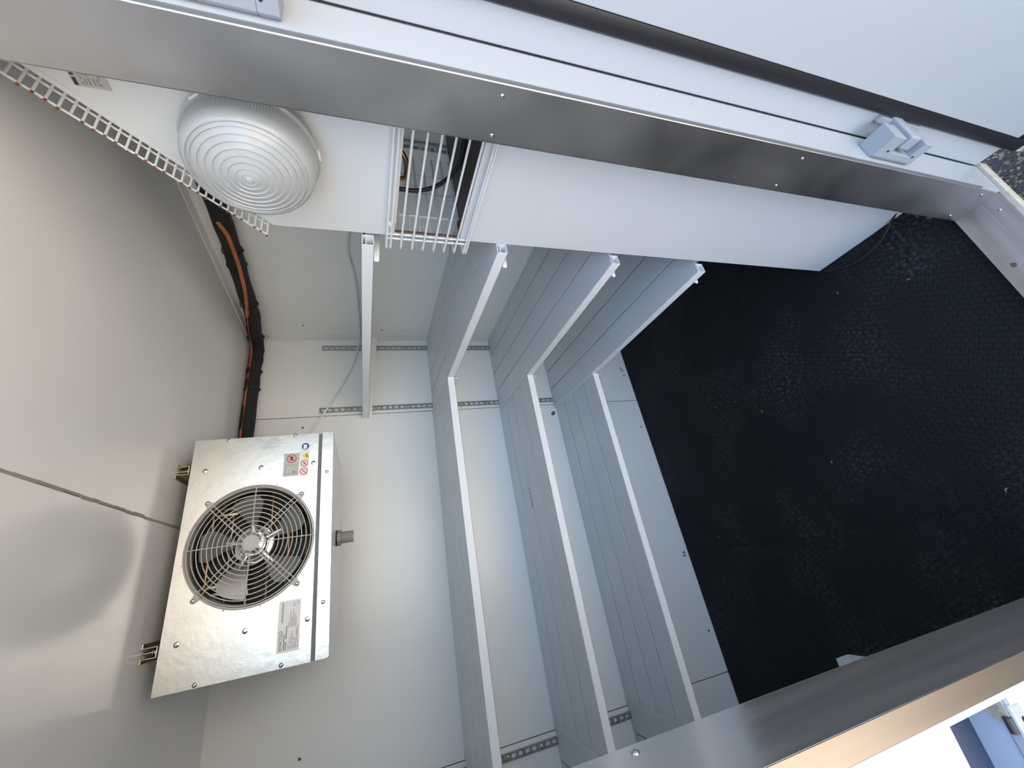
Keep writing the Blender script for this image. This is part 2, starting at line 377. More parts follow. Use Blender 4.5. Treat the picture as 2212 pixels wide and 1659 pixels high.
for z in (1.2719, .6650, .07): screw(t4, (XL, .363, z), (1, 0, 0), .0032, .0018, 'screw', 'rivet')
t5 = MB().box((XL - .01, YJO, .006), (XJ + .001, YJI + .001, .020)).box((XL - .01, YJI, -.008), (XJ + .001, YJI + .0015, .020)).build('trim_5', 'steelh', bevel=.0006); tag(t5, 'scratched stainless sill of the doorway', kind='structure')
for x in (.5516, .25, -.05): screw(t5, (x, .3071, .020), (0, 0, 1), .0032, .0018, 'screw', 'rivet')
MB().box((XL - .03, YJO + .0335, .0198), (XJ - .004, YJO + .0345, .0203)).build('score_line', 'grime', t5)
t6 = MB().box((XL - .05, .276, -.012), (.683, YJO + .0003, .0185)).build('trim_6', 'lip', bevel=.003, seg=3); tag(t6, 'outer edge of the sill, beige from painted ground light', kind='structure')

# ------------------------------------------------------------------ open door on the right
d1 = thing('door_1', (.70, -.2, -.05), 'white insulated door standing open on the right', kind='structure')
XW = .675
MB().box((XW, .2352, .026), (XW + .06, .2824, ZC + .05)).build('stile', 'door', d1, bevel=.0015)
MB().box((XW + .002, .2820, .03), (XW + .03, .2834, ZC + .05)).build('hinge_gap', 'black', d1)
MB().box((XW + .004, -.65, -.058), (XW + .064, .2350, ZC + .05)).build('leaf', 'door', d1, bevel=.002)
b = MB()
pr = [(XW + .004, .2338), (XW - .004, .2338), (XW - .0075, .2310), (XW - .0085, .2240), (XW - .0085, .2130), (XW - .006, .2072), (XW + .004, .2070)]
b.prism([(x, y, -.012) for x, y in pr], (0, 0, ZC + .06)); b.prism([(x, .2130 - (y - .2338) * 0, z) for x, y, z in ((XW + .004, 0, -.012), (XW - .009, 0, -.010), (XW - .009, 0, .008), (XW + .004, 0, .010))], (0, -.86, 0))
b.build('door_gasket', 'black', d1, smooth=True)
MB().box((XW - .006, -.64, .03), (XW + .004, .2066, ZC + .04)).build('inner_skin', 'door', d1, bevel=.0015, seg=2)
def make_hinge(z0, z1):
    X0, X1, Y0, Y1 = .598, .640, .2347, YW
    zm0, zm1 = z0 + (z1 - z0) * .20, z0 + (z1 - z0) * .72
    b = MB()
    # -X face with a U notch: built from three blocks, chamfered on the outer corner
    def blk(za, zb, ya): b.prism([(X0, ya, za), (X0, Y1 - .007, za), (X0 + .007, Y1, za), (X1, Y1, za), (X1, ya, za)], (0, 0, zb - za))
    blk(z0, zm0, Y0); blk(zm1, z1, Y0); blk(zm0, zm1, Y0 + .030)
    hb = b.build('hinge_block', 'latch', d1, bevel=.0012)
    hb['label'] = 'white hinge block with a notch'
    MB().box((X0 + .006, Y0 - .004, zm0 + .014), (XW - .001, Y0 + .024, zm1 - .020)).build('knuckle', 'latch', hb, bevel=.004, seg=3)
    MB().box((XW - .010, .2360, z0 - .030), (XW, .2480, zm1 + .012)).build('hinge_plate', 'latch', hb, bevel=.001)
    for z in (z0 + .018, z1 - .022): disc(hb, (X0, (Y0 + Y1) / 2 + .004, z), (-1, 0, 0), .0022, 'dark', 'screw_hole')
make_hinge(.372, .490); make_hinge(1.546, 1.664)

# ------------------------------------------------------------------ outside ground
g = MB().box((-8, -1.0, -.62), (8, 6, -.50)).build('ground', 'asphalt'); tag(g, 'asphalt outside below the doorway', kind='structure')
MB().box((-40, -60, -.64), (40, -1.0, -.505)).build('bounce_yard', 'bounce_yard', g)  # unseen pale ground, invented to bounce warm sunlight into the box
MB().box((-40, 6, -.64), (40, 60, -.51)).build('bounce_yard', 'bounce_yard', g)
for s in (-1, 1): MB().box((s * 8, -1.0, -.64), (s * 40, 6, -.51)).build('bounce_yard', 'bounce_yard', g)
b = MB()
for i in range(260):
    x, y = rnd.uniform(.66, 1.05), rnd.uniform(.18, .48); r = rnd.choice((.002, .003, .004, .0055)); 
    q = [Vector((rnd.uniform(.6, 1) * r * math.cos(a), rnd.uniform(.6, 1) * r * math.sin(a), 0)) for a in (0, 1.05, 2.1, 3.14, 4.2, 5.24)]
    c = Vector((x, y, -.4995)); v = [b.bm.verts.new(c + p) for p in q]; v2 = [b.bm.verts.new(c + p * .55 + Vector((0, 0, r * .6))) for p in q]
    b.bm.faces.new(v2)
    for j in range(6): b.bm.faces.new((v[j], v[(j + 1) % 6], v2[(j + 1) % 6], v2[j]))
st = b.build('gravel', 'stone'); tag(st, 'loose gravel chips on the asphalt', 'gravel', kind='stuff')

# ------------------------------------------------------------------ rubber mats
r1 = MB().box((-.0885, .3768, -.008), (XB - .002, YA - .003, 0)).build('rubber_mat', 'mat'); tag(r1, 'black hexagon rubber mat covering the right part of the floor', 'mat', 'rubber floor mats')
r2 = MB().box((XD + .002, .3768, -.008), (-.0905, YA - .003, 0)).build('rubber_mat', 'mat'); tag(r2, 'black hexagon rubber mat covering the left part of the floor', 'mat', 'rubber floor mats')
SCRAP = ('dry leaf scrap lying alone in the middle of the right mat', 'dry leaf scrap on the mat near the back wall and the mat seam', 'dry leaf scrap beside the mat seam, nearest to the left jamb',
  'farthest from the door of three leaf scraps beside the lowest right shelf', 'middle one of three leaf scraps beside the lowest right shelf', 'nearest to the door of three leaf scraps beside the lowest right shelf',
  'dry leaf scrap on the mat off the far bottom corner of the cabinet', 'dry leaf scrap on the mat beside the black floor cable', 'dry leaf scrap on the mat halfway between sill and back wall, left of centre',
  'leaf scrap at the foot of the right jamb, nearer to the cabinet', 'leaf scrap at the foot of the right jamb, nearer to the sill')
for i, (x, y, n) in enumerate(((.3574, 1.12, 1), (-.0487, 1.5703, .7), (-.0379, .6233, 1.0), (.501, 1.3304, .6), (.4509, 1.3152, .8), (.4337, 1.2112, .7), (.598, .6905, .9), (.5223, .5283, .8), (.1207, .9709, .9), (.6648, .4303, .7), (.6404, .4138, 1))):
    a = rnd.uniform(0, PI); L = .007 * n; b = MB(); u = Vector((math.cos(a), math.sin(a), 0)); v = Vector((-u.y, u.x, 0)); c = Vector((x, y, .0004))
    top = []; bot = []
    for k in range(7):
        s = -1 + 2 * k / 6; wd = .0017 * (1 - s * s) * n + .0002; cv = c + u * L * s + v * .003 * s * s * n + Vector((0, 0, .0012 * (1 - s * s)))
        top.append(cv + v * wd); bot.append(cv - v * wd)
    b.prism(top + bot[::-1], (0, 0, .0005)); o = b.build('leaf_scrap', 'leaf')
    tag(o, SCRAP[i], 'leaf', 'dry leaf scraps on the mat')
b = MB(); c = Vector((.4218, .3522, .0212)); ptsq = [c + Vector((.006 * math.cos(a) * (1 + .3 * math.sin(3 * a)), .005 * math.sin(a), 0)) for a in [2 * PI * k / 10 for k in range(10)]]
b.prism(ptsq, (0, 0, .0015)); o = b.build('mud_clod', 'brown'); tag(o, 'small brown clod of mud on the stainless sill', 'dirt'); o.location.z -= .0011

# ------------------------------------------------------------------ shelves
LIP = .0263
def arm(parent, tip, root, z, axis, at0, th=.0032):
    """shelf arm: tapered flat bar with a rounded tip, along 'x' or 'y'; z = underside of the shelf"""
    s = 1 if root > tip else -1
    prof = [(root, z - .045), (root, z - .0005), (tip + s * .004, z - .0005)]
    for k in range(1, 6):
        a = PI / 2 + PI * k / 6; prof.append((tip + s * .006 + s * .006 * math.cos(a), z - .0065 + .006 * math.sin(a)))
    prof += [(tip + s * .007, z - .0125), (tip + s * .06, z - .015)]
    b = MB()
    if axis == 'x': b.prism([(p, at0, q) for p, q in prof], (0, th, 0))
    else: b.prism([(at0, p, q) for p, q in prof], (th, 0, 0))
    return b.build('bracket_arm', 'white', parent, bevel=.0006)
def shelf_along_y(xf, xr, y0, y1, z, label, group):
    """front lip at xf, rear edge at xr"""
    s = 1 if xr > xf else -1
    t = thing('shelf', (xf + s * .2, (y0 + y1) / 2, z - LIP), label, 'shelf', group)
    W = abs(xr - xf); e = [0, .1015, .2015, .3015, W]
    for k in range(4):
        a = xf + s * (e[k] + (.0035 if k else .0016)); c = xf + s * (e[k + 1] - (.0035 if k < 3 else .0015))
        b = MB().box((a, y0 + (0 if k else 0), z - .0028), (c, y1, z))
        b.box((a - s * (.0062 if k else 0), y0 + .002, z - .0105), (c + s * (.0 if k == 3 else .001), y1 - .001, z - .0075))
        b.box((c - s * .0025, y0, z - .0105), (c, y1, z - .001))
        if k: b.box((a, y0, z - .0105), (a + s * .0025, y1, z - .001))
        b.build('slat', 'shelf', t, bevel=.0020)
    b = MB().box((xf, y0, z - LIP), (xf + s * .0014, y1, z)).box((xf, y0, z - LIP), (xf + s * .030, y1, z - LIP + .0014)).box((xf + s * .0285, y0, z - LIP), (xf + s * .030, y1, z - .0028))
    b.build('front_rail', 'white', t, bevel=.0004)
    arm(t, xf - s * .005, xr, z - LIP, 'x', y0 + .046); arm(t, xf - s * .005, xr, z - LIP, 'x', y1 - .022)
    return t
def shelf_along_x(x0, x1, yf, yr, z, label, group):
    t = thing('shelf', ((x0 + x1) / 2, yf + .2, z - LIP), label, 'shelf', group)
    W = yr - yf; e = [0, .1015, .2030, .3040, W]
    for k in range(4):
        a = yf + e[k] + (.0035 if k else .0016); c = yf + e[k + 1] - (.0035 if k < 3 else .0015)
        b = MB().box((x0 + .021, a, z - .0028), (x1 - .0005, c, z))
        b.box((x0 + .021, a - (.0062 if k else 0), z - .0105), (x1 - .001, c + (0 if k == 3 else .001), z - .0075))
        b.box((x0 + .021, c - .0025, z - .0105), (x1 - .0005, c, z - .001))
        if k: b.box((x0 + .021, a, z - .0105), (x1 - .0005, a + .0025, z - .001))
        b.build('slat', 'shelf', t, bevel=.0020)
    for xa, xb in ((x0, x0 + .021), (x1, x1 + .0195)):
        MB().box((xa, yf + .003, z - .0005), (xb, yr - .001, z + .0012)).build('end_strip', 'shelf', t, bevel=.0005)
    b = MB().box((x0 + .018, yf, z - LIP), (x1, yf + .0014, z)).box((x0 + .018, yf, z - LIP), (x1, yf + .030, z - LIP + .0014)).box((x0 + .018, yf + .0285, z - LIP), (x1, yf + .030, z - .0028))
    b.build('front_rail', 'white', t, bevel=.0004)
    arm(t, yf - .006, yr, z - LIP, 'y', x1 - .010); arm(t, yf - .006, yr, z - LIP, 'y', x0 + .030)
    return t
XS, YS = .6680, 1.3958
GR = 'shelves along the right wall'
shelf_along_y(XS, XB - .001, .711, 1.797, 1.4583, 'topmost white shelf on the right wall, seen edge on at eye level', GR)
shelf_along_y(XS, XB - .001, .703, 1.797, 1.1450, 'second highest shelf on the right wall, just below the wire vent guard', GR)
shelf_along_y(XS, XB - .001, .711, 1.797, .8160, 'second lowest shelf on the right wall, between the vent guard shelf and the lowest', GR)
shelf_along_y(XS, XB - .001, .716, 1.797, .5150, 'lowest shelf on the right wall, its end just above the black mat', GR)
GB = 'shelves along the back wall'
shelf_along_x(-.557, .6675, YS, YA - .002, 1.1476, 'highest back wall shelf, right under the stainless fan unit', GB)
s2 = shelf_along_x(-.557, .6675, YS, YA - .002, .8150, 'middle back wall shelf with a faded grey stencil on it', GB)
shelf_along_x(-.557, .6675, YS, YA - .002, .5060, 'lowest back wall shelf, nearest to the black mat', GB)
GL = 'shelves along the left wall'
shelf_along_y(-.5390, XD + .001, .62, 1.797, 1.1465, 'highest shelf on the left wall, at the left end of the highest back shelf', GL)
shelf_along_y(-.5390, XD + .001, .62, 1.797, .8140, 'middle shelf on the left wall, at the left end of the middle back shelf', GL)
shelf_along_y(-.5390, XD + .001, .62, 1.797, .5050, 'lowest shelf on the left wall, at the left end of the lowest back shelf', GL)
# remains of a printed stencil on the middle back shelf
b = MB(); zz = .8150
def bar(xa, xb, ya, yb, sk=0): b.prism([(xa, ya, zz), (xb, ya, zz), (xb + sk, yb, zz), (xa + sk, yb, zz)], (0, 0, .0003))
bar(.2795, .2765, 1.602, 1.614, .001); bar(.2600, .2540, 1.604, 1.616, -.003); bar(.2500, .2440, 1.604, 1.612, .002); bar(.2420, .2360, 1.604, 1.613, -.003); bar(.2340, .2270, 1.604, 1.612, .002); bar(.2250, .2080, 1.604, 1.613, .001); bar(.2050, .1790, 1.604, 1.614, .001)
b.build('stencil_remains', 'grey', s2)

# slotted shelf standards
def standard(axis, c, z0, z1, label):
    """hat rail with slots; axis 'y': on the back wall at x=c; axis 'x': on the right wall at y=c"""
    t = thing('shelf_standard', (c, YA, z0) if axis == 'y' else (XB, c, z0), label, 'rail', 'slotted shelf standards')
    def bx(b, u0, u1, d0, d1, za, zb):
        if axis == 'y': b.box((c + u0, YA - d1, za), (c + u1, YA - d0, zb))
        else: b.box((XB - d1, c + u0, za), (XB - d0, c + u1, zb))
    b = MB(); hw = .0105; dp = .011
    for s in (-1, 1): bx(b, s * hw, s * (hw - .0035), .0002, dp, z0, z1)
    z = z0; 
    while z < z1 - .002:
        bx(b, -hw + .0035, hw - .0035, dp - .0018, dp, z, min(z + .009, z1)); z += .0255
    b.build('slotted_channel', 'galv', t)
    z = z0 + .065
    while z < z1:
        p, ax = ((c, YA - dp, z), (0, -1, 0)) if axis == 'y' else ((XB - dp, c, z), (-1, 0, 0))
        screw(t, p, ax, .0058, .003); z += .1275
    return t
standard('y', 1.0240, .30, 1.6340, 'slotted steel standard on the back wall beside the right corner')
standard('y', .7120, .30, 1.6360, 'slotted steel standard on the back wall at the end of the right shelves')
standard('y', -.5850, .30, 1.6360, 'slotted steel standard on the back wall at the left end of the back shelves')
standard('x', .7280, .30, 1.5200, 'slotted steel standard on the right wall seen through the wire vent guard')
# ------------------------------------------------------------------ white cabinet on the right, by the door
XC, YC = .6939, .7003
cb = thing('equipment_cabinet', (.88, .54, 0), 'tall white sheet metal cabinet beside the right door jamb', 'cabinet')
VZ0, VZ1 = 1.2385, 1.3880
MB().box((XC, YJI + .002, .001), (XC + .008, YC, VZ0)).build('lower_panel', 'cab', cb, bevel=.0012)
MB().box((XC + .008, YC - .002, .001), (XB - .003, YC, VZ0 - .012)).build('end_panel', 'cab', cb)
MB().box((XC + .008, YJI + .004, VZ0 - .010), (XB - .003, YC - .004, VZ0 - .006)).build('divider_plate', 'fins', cb)
b = MB(); b.prism([(XC, YJI + .002, VZ1), (XC, YC, VZ1), (XC, YC, 1.6295), (XC, .4364, 1.8975), (XC, YJI + .002, 1.8975)], (.002, 0, 0))
b.build('upper_panel', 'cab', cb, bevel=.0008)
MB().box((XC + .002, YC - .0025, VZ1), (XB - .003, YC - .0005, 1.6290)).build('upper_end_panel', 'cab', cb)
MB().box((XC, YC - .0005, VZ1), (XC + .006, YC + .0012, 1.628)).build('edge_fold', 'cab', cb)
b = MB()
b.prism([(XC - .0016, .6925, 1.6245), (XC - .0016, .7005, 1.6305), (XC - .0016, .4368, 1.8985), (XC - .0016, .4250, 1.8985)], (.003, 0, 0)); b.build('slanted_flange', 'cab', cb, bevel=.0006)
MB().box((XC - .0004, .400, VZ1 + .0), (XC + .012, .7003, VZ1 + .006)).build('vent_top_fold', 'cab', cb, bevel=.001)
# a strip with a ripped lower corner between the vent and the upper sheet
MB().prism([(XC - .0008, .40, 1.3866), (XC - .0008, .6605, 1.3866), (XC - .0008, .672, 1.3905), (XC - .0008, .698, 1.3905), (XC - .0008, .698, 1.402), (XC - .0008, .40, 1.402)], (.0012, 0, 0)).build('vent_strip', 'cab', cb)
# vent basket: wires run along the face, pass the far end and turn back
vg = thing('vent_guard', (XC, .60, VZ0), 'white wire basket guard over the cabinet vent', 'wire guard')
zs = (1.4046, 1.3953, 1.3724, 1.3468, 1.3217, 1.2963, 1.2714, 1.2465, 1.2238, 1.2180)
def bend(z, x0=.6825, ytip=.7345):
    pts = [(x0, .385, z), (x0, ytip - .008, z)]
    for k in range(1, 6):
        a = k / 6 * PI / 2; pts.append((x0 + .008 - .008 * math.cos(a), ytip - .008 + .008 * math.sin(a), z))
    return pts + [(x0 + .05, ytip + .001, z), (1.02, ytip + .001, z)]
for z in zs: MB().tube(bend(z), .0024, 8).build('wire', 'wire', vg, smooth=True)
for x, y in ((.6865, .6905), (.6865, .7035), (.6890, .40)): MB().tube([(x, y, 1.408), (x, y, 1.2145)], .0024, 8).build('cross_wire', 'wire', vg, smooth=True)
for x in (.80, .95): MB().tube([(x, .7370, 1.408), (x, .7370, 1.2145)], .0024, 8).build('cross_wire', 'wire', vg, smooth=True)
o = MB().lathe((.6850, .6604, 1.3998), (-1, 0, 0), [(.0072, 0), (.0072, .0012), (.0034, .0016), (.0034, .0034), (0, .0034)], 18).build('washer_screw', 'wire', vg, smooth=True)
# parts inside, seen through the guard
MB().box((XC + .004, .685, VZ0 - .004), (XC + .05, .695, VZ0 + .001)).box((XC + .003, .689, 1.236), (XC + .005, .694, 1.392)).build('rusty_rim', 'brown', cb)
MB().tube(smooth_path([(.93, .62, 1.44), (.915, .64, 1.375), (.905, .665, 1.352), (.902, .695, 1.349), (.905, .715, 1.358), (.92, .725, 1.41)], 5), .006, 10).build('copper_pipe', 'copper', cb, smooth=True)
b = MB(); hp = [(.86, .715, 1.44), (.855, .708, 1.40), (.85, .7025, 1.365), (.85, .702, 1.327), (.85, .687, 1.289), (.85, .659, 1.260), (.85, .621, 1.240), (.85, .585, 1.237), (.86, .53, 1.2365), (.88, .45, 1.2365)]
b.tube(smooth_path(hp, 5), .0055, 10); b.build('drain_hose', 'hose', cb, smooth=True)
# slanted wire rack on top
tg = thing('top_guard', (XC, .56, 1.75), 'slanted white wire guard with rusty tips on top of the cabinet, under the ceiling', 'wire guard')
P0, P1 = Vector((0, .6935, 1.6365)), Vector((0, .4405, 1.8925)); n = 29
dirn = (P1 - P0).normalized(); nor = Vector((0, dirn.z, -dirn.y))
if nor.y < 0: nor = -nor
for i in range(n):
    p = P0 + (P1 - P0) * (i / (n - 1)) + nor * .004
    x0 = .6605 if i % 3 else .6585
    MB().tube([(x0 + .0015, p.y, p.z), (.99, p.y, p.z)], .0019, 6).build('rung', 'wire', tg, smooth=True)
    if i % 5 != 3: MB().lathe((x0 + .0013, p.y, p.z), (-1, 0, 0), [(.0021, 0), (.0021, .0022), (0, .0024)], 8).build('rusty_tip', 'rust', tg)
for x in (.6660, .6915, .86, .98):
    a, c = P0 - dirn * .004 + nor * .0075, P1 + dirn * .004 + nor * .0075
    MB().tube([(x, a.y, a.z), (x, c.y, c.z)], .0018, 6).build('long_wire', 'wire', tg, smooth=True)
# sticker on the upper sheet (text lines run towards the door)
def cst(name, y0, y1, z0, z1, m, d=.0004, parent=None): return MB().box((XC - .0004 - d, y0, z0), (XC - .0004, y1, z1)).build(name, m, parent or cb)
ck = cst('rating_sticker', .385, .4640, 1.7985, 1.8412, 'sticker', .0006)
def cbar(y0, y1, z0, z1, m='grey'): MB().box((XC - .0013, y0, z0), (XC - .0009, y1, z1)).build('print', m, ck)
cbar(.452, .4625, 1.8350, 1.8395, 'print'); cbar(.405, .449, 1.8350, 1.8395, 'print')
for k, z in enumerate((1.8285, 1.8245, 1.8205, 1.8150, 1.8105, 1.8075)):
    y = .460
    while y > .40:
        l = rnd.uniform(.003, .010); cbar(y - l, y, z - .0009, z + .0009); y -= l + rnd.uniform(.001, .006)

# ------------------------------------------------------------------ bulkhead lamp on the cabinet
LC = (XC, .505, 1.6235)
lp = thing('bulkhead_lamp', LC, 'round white bulkhead lamp with a ribbed clear cover on the cabinet', 'lamp')
MB().lathe(LC, (-1, 0, 0), [(.0860, -.0), (.0900, .004), (.0900, .026), (.0950, .028), (.0950, .031)], 64, cap0=True, cap1=True).build('lamp_base', 'lampbase', lp, smooth=True)
MB().lathe(LC, (-1, 0, 0), [(.0860, .0312), (.0880, .0325), (.072, .036), (0, .037)], 48, cap0=True).build('reflector', 'white', lp, smooth=True)
prof = [(.0985, .0290), (.1000, .0310), (.1000, .0385), (.0970, .0400), (.0955, .0430), (.0940, .0660), (.0915, .0730), (.0870, .0790), (.0840, .0800), (.0825, .0780), (.0780, .0822), (.0765, .0806), (.0690, .0850), (.0675, .0834), (.0590, .0872), (.0575, .0857), (.0490, .0892), (.0475, .0878), (.0390, .0908), (.0375, .0896), (.0290, .0922), (.0275, .0911), (.0190, .0936), (.0178, .0927), (.0100, .0946), (.0090, .0939), (.0050, .0950), (.0040, .0964), (0, .0968)]
prof = [(r, h if h < .043 else .043 + (h - .043) * 1.2) for r, h in prof]
inner = [(r - .0022 if r > .003 else 0, h - .002) for r, h in prof][::-1]
dm = MB().lathe(LC, (-1, 0, 0), prof + inner[1:] , 96, cap0=False, cap1=False).build('diffuser', 'diff', lp, smooth=True)
b = MB()
for j in range(150):
    a = 2 * PI * j / 150; ca, sa = math.cos(a), math.sin(a)
    b.tube([(XC - .0440, LC[1] + .0953 * ca, LC[2] + .0953 * sa), (XC - .0700, LC[1] + .0936 * ca, LC[2] + .0936 * sa)], .0007, 4)
o = b.build('ribs', 'diff', lp); tag(o, kind='stuff')
for a in (.35, 2.5, 4.6):
    c = Vector((XC - .034, LC[1] + .1005 * math.cos(a), LC[2] + .1005 * math.sin(a))); tg2 = Vector((0, -math.sin(a), math.cos(a))); rd = Vector((0, math.cos(a), math.sin(a)))
    q = [c + tg2 * .009 + rd * .0005, c - tg2 * .009 + rd * .0005, c - tg2 * .009 - rd * .003, c + tg2 * .009 - rd * .003]
    MB().prism([p + Vector((.006, 0, 0)) for p in q], (-.013, 0, 0)).build('clip', 'clip', lp, bevel=.0008)
MB().lathe((XC - .038, LC[1], LC[2]), (-1, 0, 0), [(.012, 0), (.022, .014), (.027, .026), (.022, .037), (.010, .042), (0, .043)], 24).build('bulb', 'white', lp, smooth=True)

# ------------------------------------------------------------------ evaporator fan unit under the ceiling
FX0, FX1, FZ0, FZ1, FY = -.1300, .4258, 1.5815, 1.8868, 1.2500
ev = thing('fan_unit', ((FX0 + FX1) / 2, 1.43, 1.535), 'stainless evaporator cooler with a round fan guard hanging under the ceiling', 'cooler')
FC = Vector((.1475, FY, 1.7275)); FR = .1400
b = MB(); N = 96; inn = []; ou = []
for j in range(N):
    a = 2 * PI * j / N; ca, sa = math.cos(a), math.sin(a)
    inn.append((FC.x + FR * ca, FC.z + FR * sa))
    k = min(((FX1 if ca > 0 else FX0) - FC.x) / ca if abs(ca) > 1e-6 else 9, ((FZ1 if sa > 0 else FZ0) - FC.z) / sa if abs(sa) > 1e-6 else 9)
    ou.append((FC.x + k * ca, FC.z + k * sa))
for cx_, cz_ in ((FX0, FZ0), (FX1, FZ0), (FX1, FZ1), (FX0, FZ1)):
    j = min(range(N), key=lambda i: (ou[i][0] - cx_) ** 2 + (ou[i][1] - cz_) ** 2); ou[j] = (cx_, cz_)
for y, flip in ((FY, 0), (FY + .0015, 1)):
    vi = [b.bm.verts.new((x, y, z)) for x, z in inn]; vo = [b.bm.verts.new((x, y, z)) for x, z in ou]
    for j in range(N): b.bm.faces.new((vi[j], vi[(j + 1) % N], vo[(j + 1) % N], vo[j]))
    if not flip: A = (vi, vo)
for j in range(N): b.bm.faces.new((A[0][j], A[0][(j + 1) % N], vi[(j + 1) % N], vi[j])); b.bm.faces.new((A[1][j], A[1][(j + 1) % N], vo[(j + 1) % N], vo[j]))
fp = b.build('front_panel', 'alu', ev)
# shroud ring
MB().lathe((FC.x, FY + .001, FC.z), (0, 1, 0), [(.1400, 0), (.1350, .006), (.1330, .030), (.1345, .030), (.1370, .008), (.1415, .0015)], 80, cap0=False, cap1=False).build('shroud', 'alu', ev, smooth=True)
b = MB().box((FX0 + .002, FY + .0015, FZ1 - .003), (FX1 - .002, 1.625, FZ1 - .001)).box((FX0 + .002, FY + .0015, FZ0 + .002), (FX0 + .004, 1.625, FZ1 - .001)).box((FX1 - .004, FY + .0015, FZ0 + .002), (FX1 - .002, 1.625, FZ1 - .001))
b.build('casing', 'alu', ev)
MB().box((FX0 + .004, FY + .105, FZ0 + .004), (FX1 - .004, FY + .30, FZ1 - .004)).build('coil_core', 'dark', ev)
b = MB()
for i in range(120):
    x = FX0 + .01 + i * (FX1 - FX0 - .02) / 119; b.box((x, FY + .095, FZ0 + .006), (x + .0008, FY + .106, FZ1 - .006))
o = b.build('coil_fins', 'fins', ev); tag(o, kind='stuff')
for i in range(6): MB().tube([(FX0 + .008, FY + .0985, FZ0 + .03 + i * .047), (FX1 - .008, FY + .0985, FZ0 + .03 + i * .047)], .0035, 8).build('copper_tube', 'copper', ev, smooth=True)
for x in (.045, .062, .235, .250): MB().box((x, FY + .083, FZ1 - .10), (x + .006, FY + .090, FZ1 - .02)).build('brass_tab', 'zinc', ev)
# drip tray
dt = MB()
dt.prism([(FX0 + .0005, FY - .0040, 1.5725), (FX0 + .0005, FY - .0040, 1.5460), (FX0 + .004, FY - .0040, 1.5415), (FX1 - .002, FY - .0040, 1.5415), (FX1 + .0015, FY - .0040, 1.5460), (FX1 + .0015, FY - .0040, 1.5725)], (0, .0015, 0))
dt.box((FX0 + .002, FY - .004, 1.5710), (FX1, FY + .010, 1.5725))
dt.build('tray_front', 'alu', ev, bevel=.0006)
MB().prism([(FX0 + .001, FY - .002, 1.5430), (FX1 + .001, FY - .002, 1.5430), (FX1 + .001, 1.610, 1.5370), (FX0 + .001, 1.610, 1.5370)], (0, 0, .0035)).box((FX0 + .001, 1.607, 1.537), (FX1, 1.612, 1.575)).build('drip_tray', 'panel', ev, bevel=.001)
MB().box((FX0 + .001, FY + .004, 1.5700), (FX1 - .001, FY + .0060, 1.5835)).build('tray_gap', 'midgrey', ev)
df = MB().lathe((.150, 1.432, 1.5400), (0, 0, -1), [(.0165, -.002), (.0165, .050), (.0135, .050), (.0135, .020), (0, .020)], 28).build('drain_pipe', 'pvc', ev, smooth=True)
MB().lathe((.150, 1.432, 1.5400), (0, 0, -1), [(.0225, 0), (.0225, .0032)], 28).build('seal_ring', 'black', df)
MB().lathe((.150, 1.432, 1.5366), (0, 0, -1), [(.0225, 0), (.0225, .0095), (.0200, .0120)], 6).build('hex_nut', 'pvc', df, bevel=.0006)
b = MB()
for k in range(8): b.lathe((.150, 1.432, 1.5240 - k * .0035), (0, 0, -1), [(.0165, 0), (.0172, .0008), (.0165, .0016)], 28, cap0=False, cap1=False)
b.build('thread', 'pvc', df)
# fan
fn = MB().lathe((FC.x, FY + .012, FC.z), (0, 1, 0), [(.0, 0), (.012, 0), (.018, .004), (.028, .005), (.030, .008), (.026, .012), (.0300, .016), (.0440, .018), (.0460, .026), (.0440, .045), (0, .045)], 40).build('fan', 'chrome', ev, smooth=True)
for k in range(5):
    a0 = math.radians(72 * k + 8); b = MB(); rows = []
    for i in range(7):
        r = .040 + .084 * i / 6; row = []
        for j in range(5):
            da = (-.29 + .58 * j / 4) * (1 - .12 * math.cos(PI * i / 6)) * (1.05 if i < 6 else .72) * (.62 + .38 * min(1, i / 3)); a = a0 + da + .12 * (i / 6) ** 2
            row.append(Vector((FC.x + r * math.cos(a), FY + .034 + .040 * (da) , FC.z + r * math.sin(a))))
        rows.append(row)
    V = [[b.bm.verts.new(p) for p in row] for row in rows]; V2 = [[b.bm.verts.new(p + Vector((0, .0015, 0))) for p in row] for row in rows]
    for i in range(6):
        for j in range(4): b.bm.faces.new((V[i][j], V[i][j + 1], V[i + 1][j + 1], V[i + 1][j])); b.bm.faces.new((V2[i][j], V2[i + 1][j], V2[i + 1][j + 1], V2[i][j + 1]))
    for i in range(6):
        b.bm.faces.new((V[i][0], V[i + 1][0], V2[i + 1][0], V2[i][0])); b.bm.faces.new((V[i][4], V2[i][4], V2[i + 1][4], V[i + 1][4]))
    for j in range(4): b.bm.faces.new((V[6][j], V[6][j + 1], V2[6][j + 1], V2[6][j]))
    b.build('blade', 'blade', fn, smooth=True)
    u = Vector((math.cos(a0), 0, math.sin(a0))); c = Vector((FC.x, FY + .030, FC.z))
    MB().tube([c + u * .030, c + u * .046, c + u * .066], [.008, .0075, .0035], 10).build('blade_arm', 'chrome', fn, smooth=True)
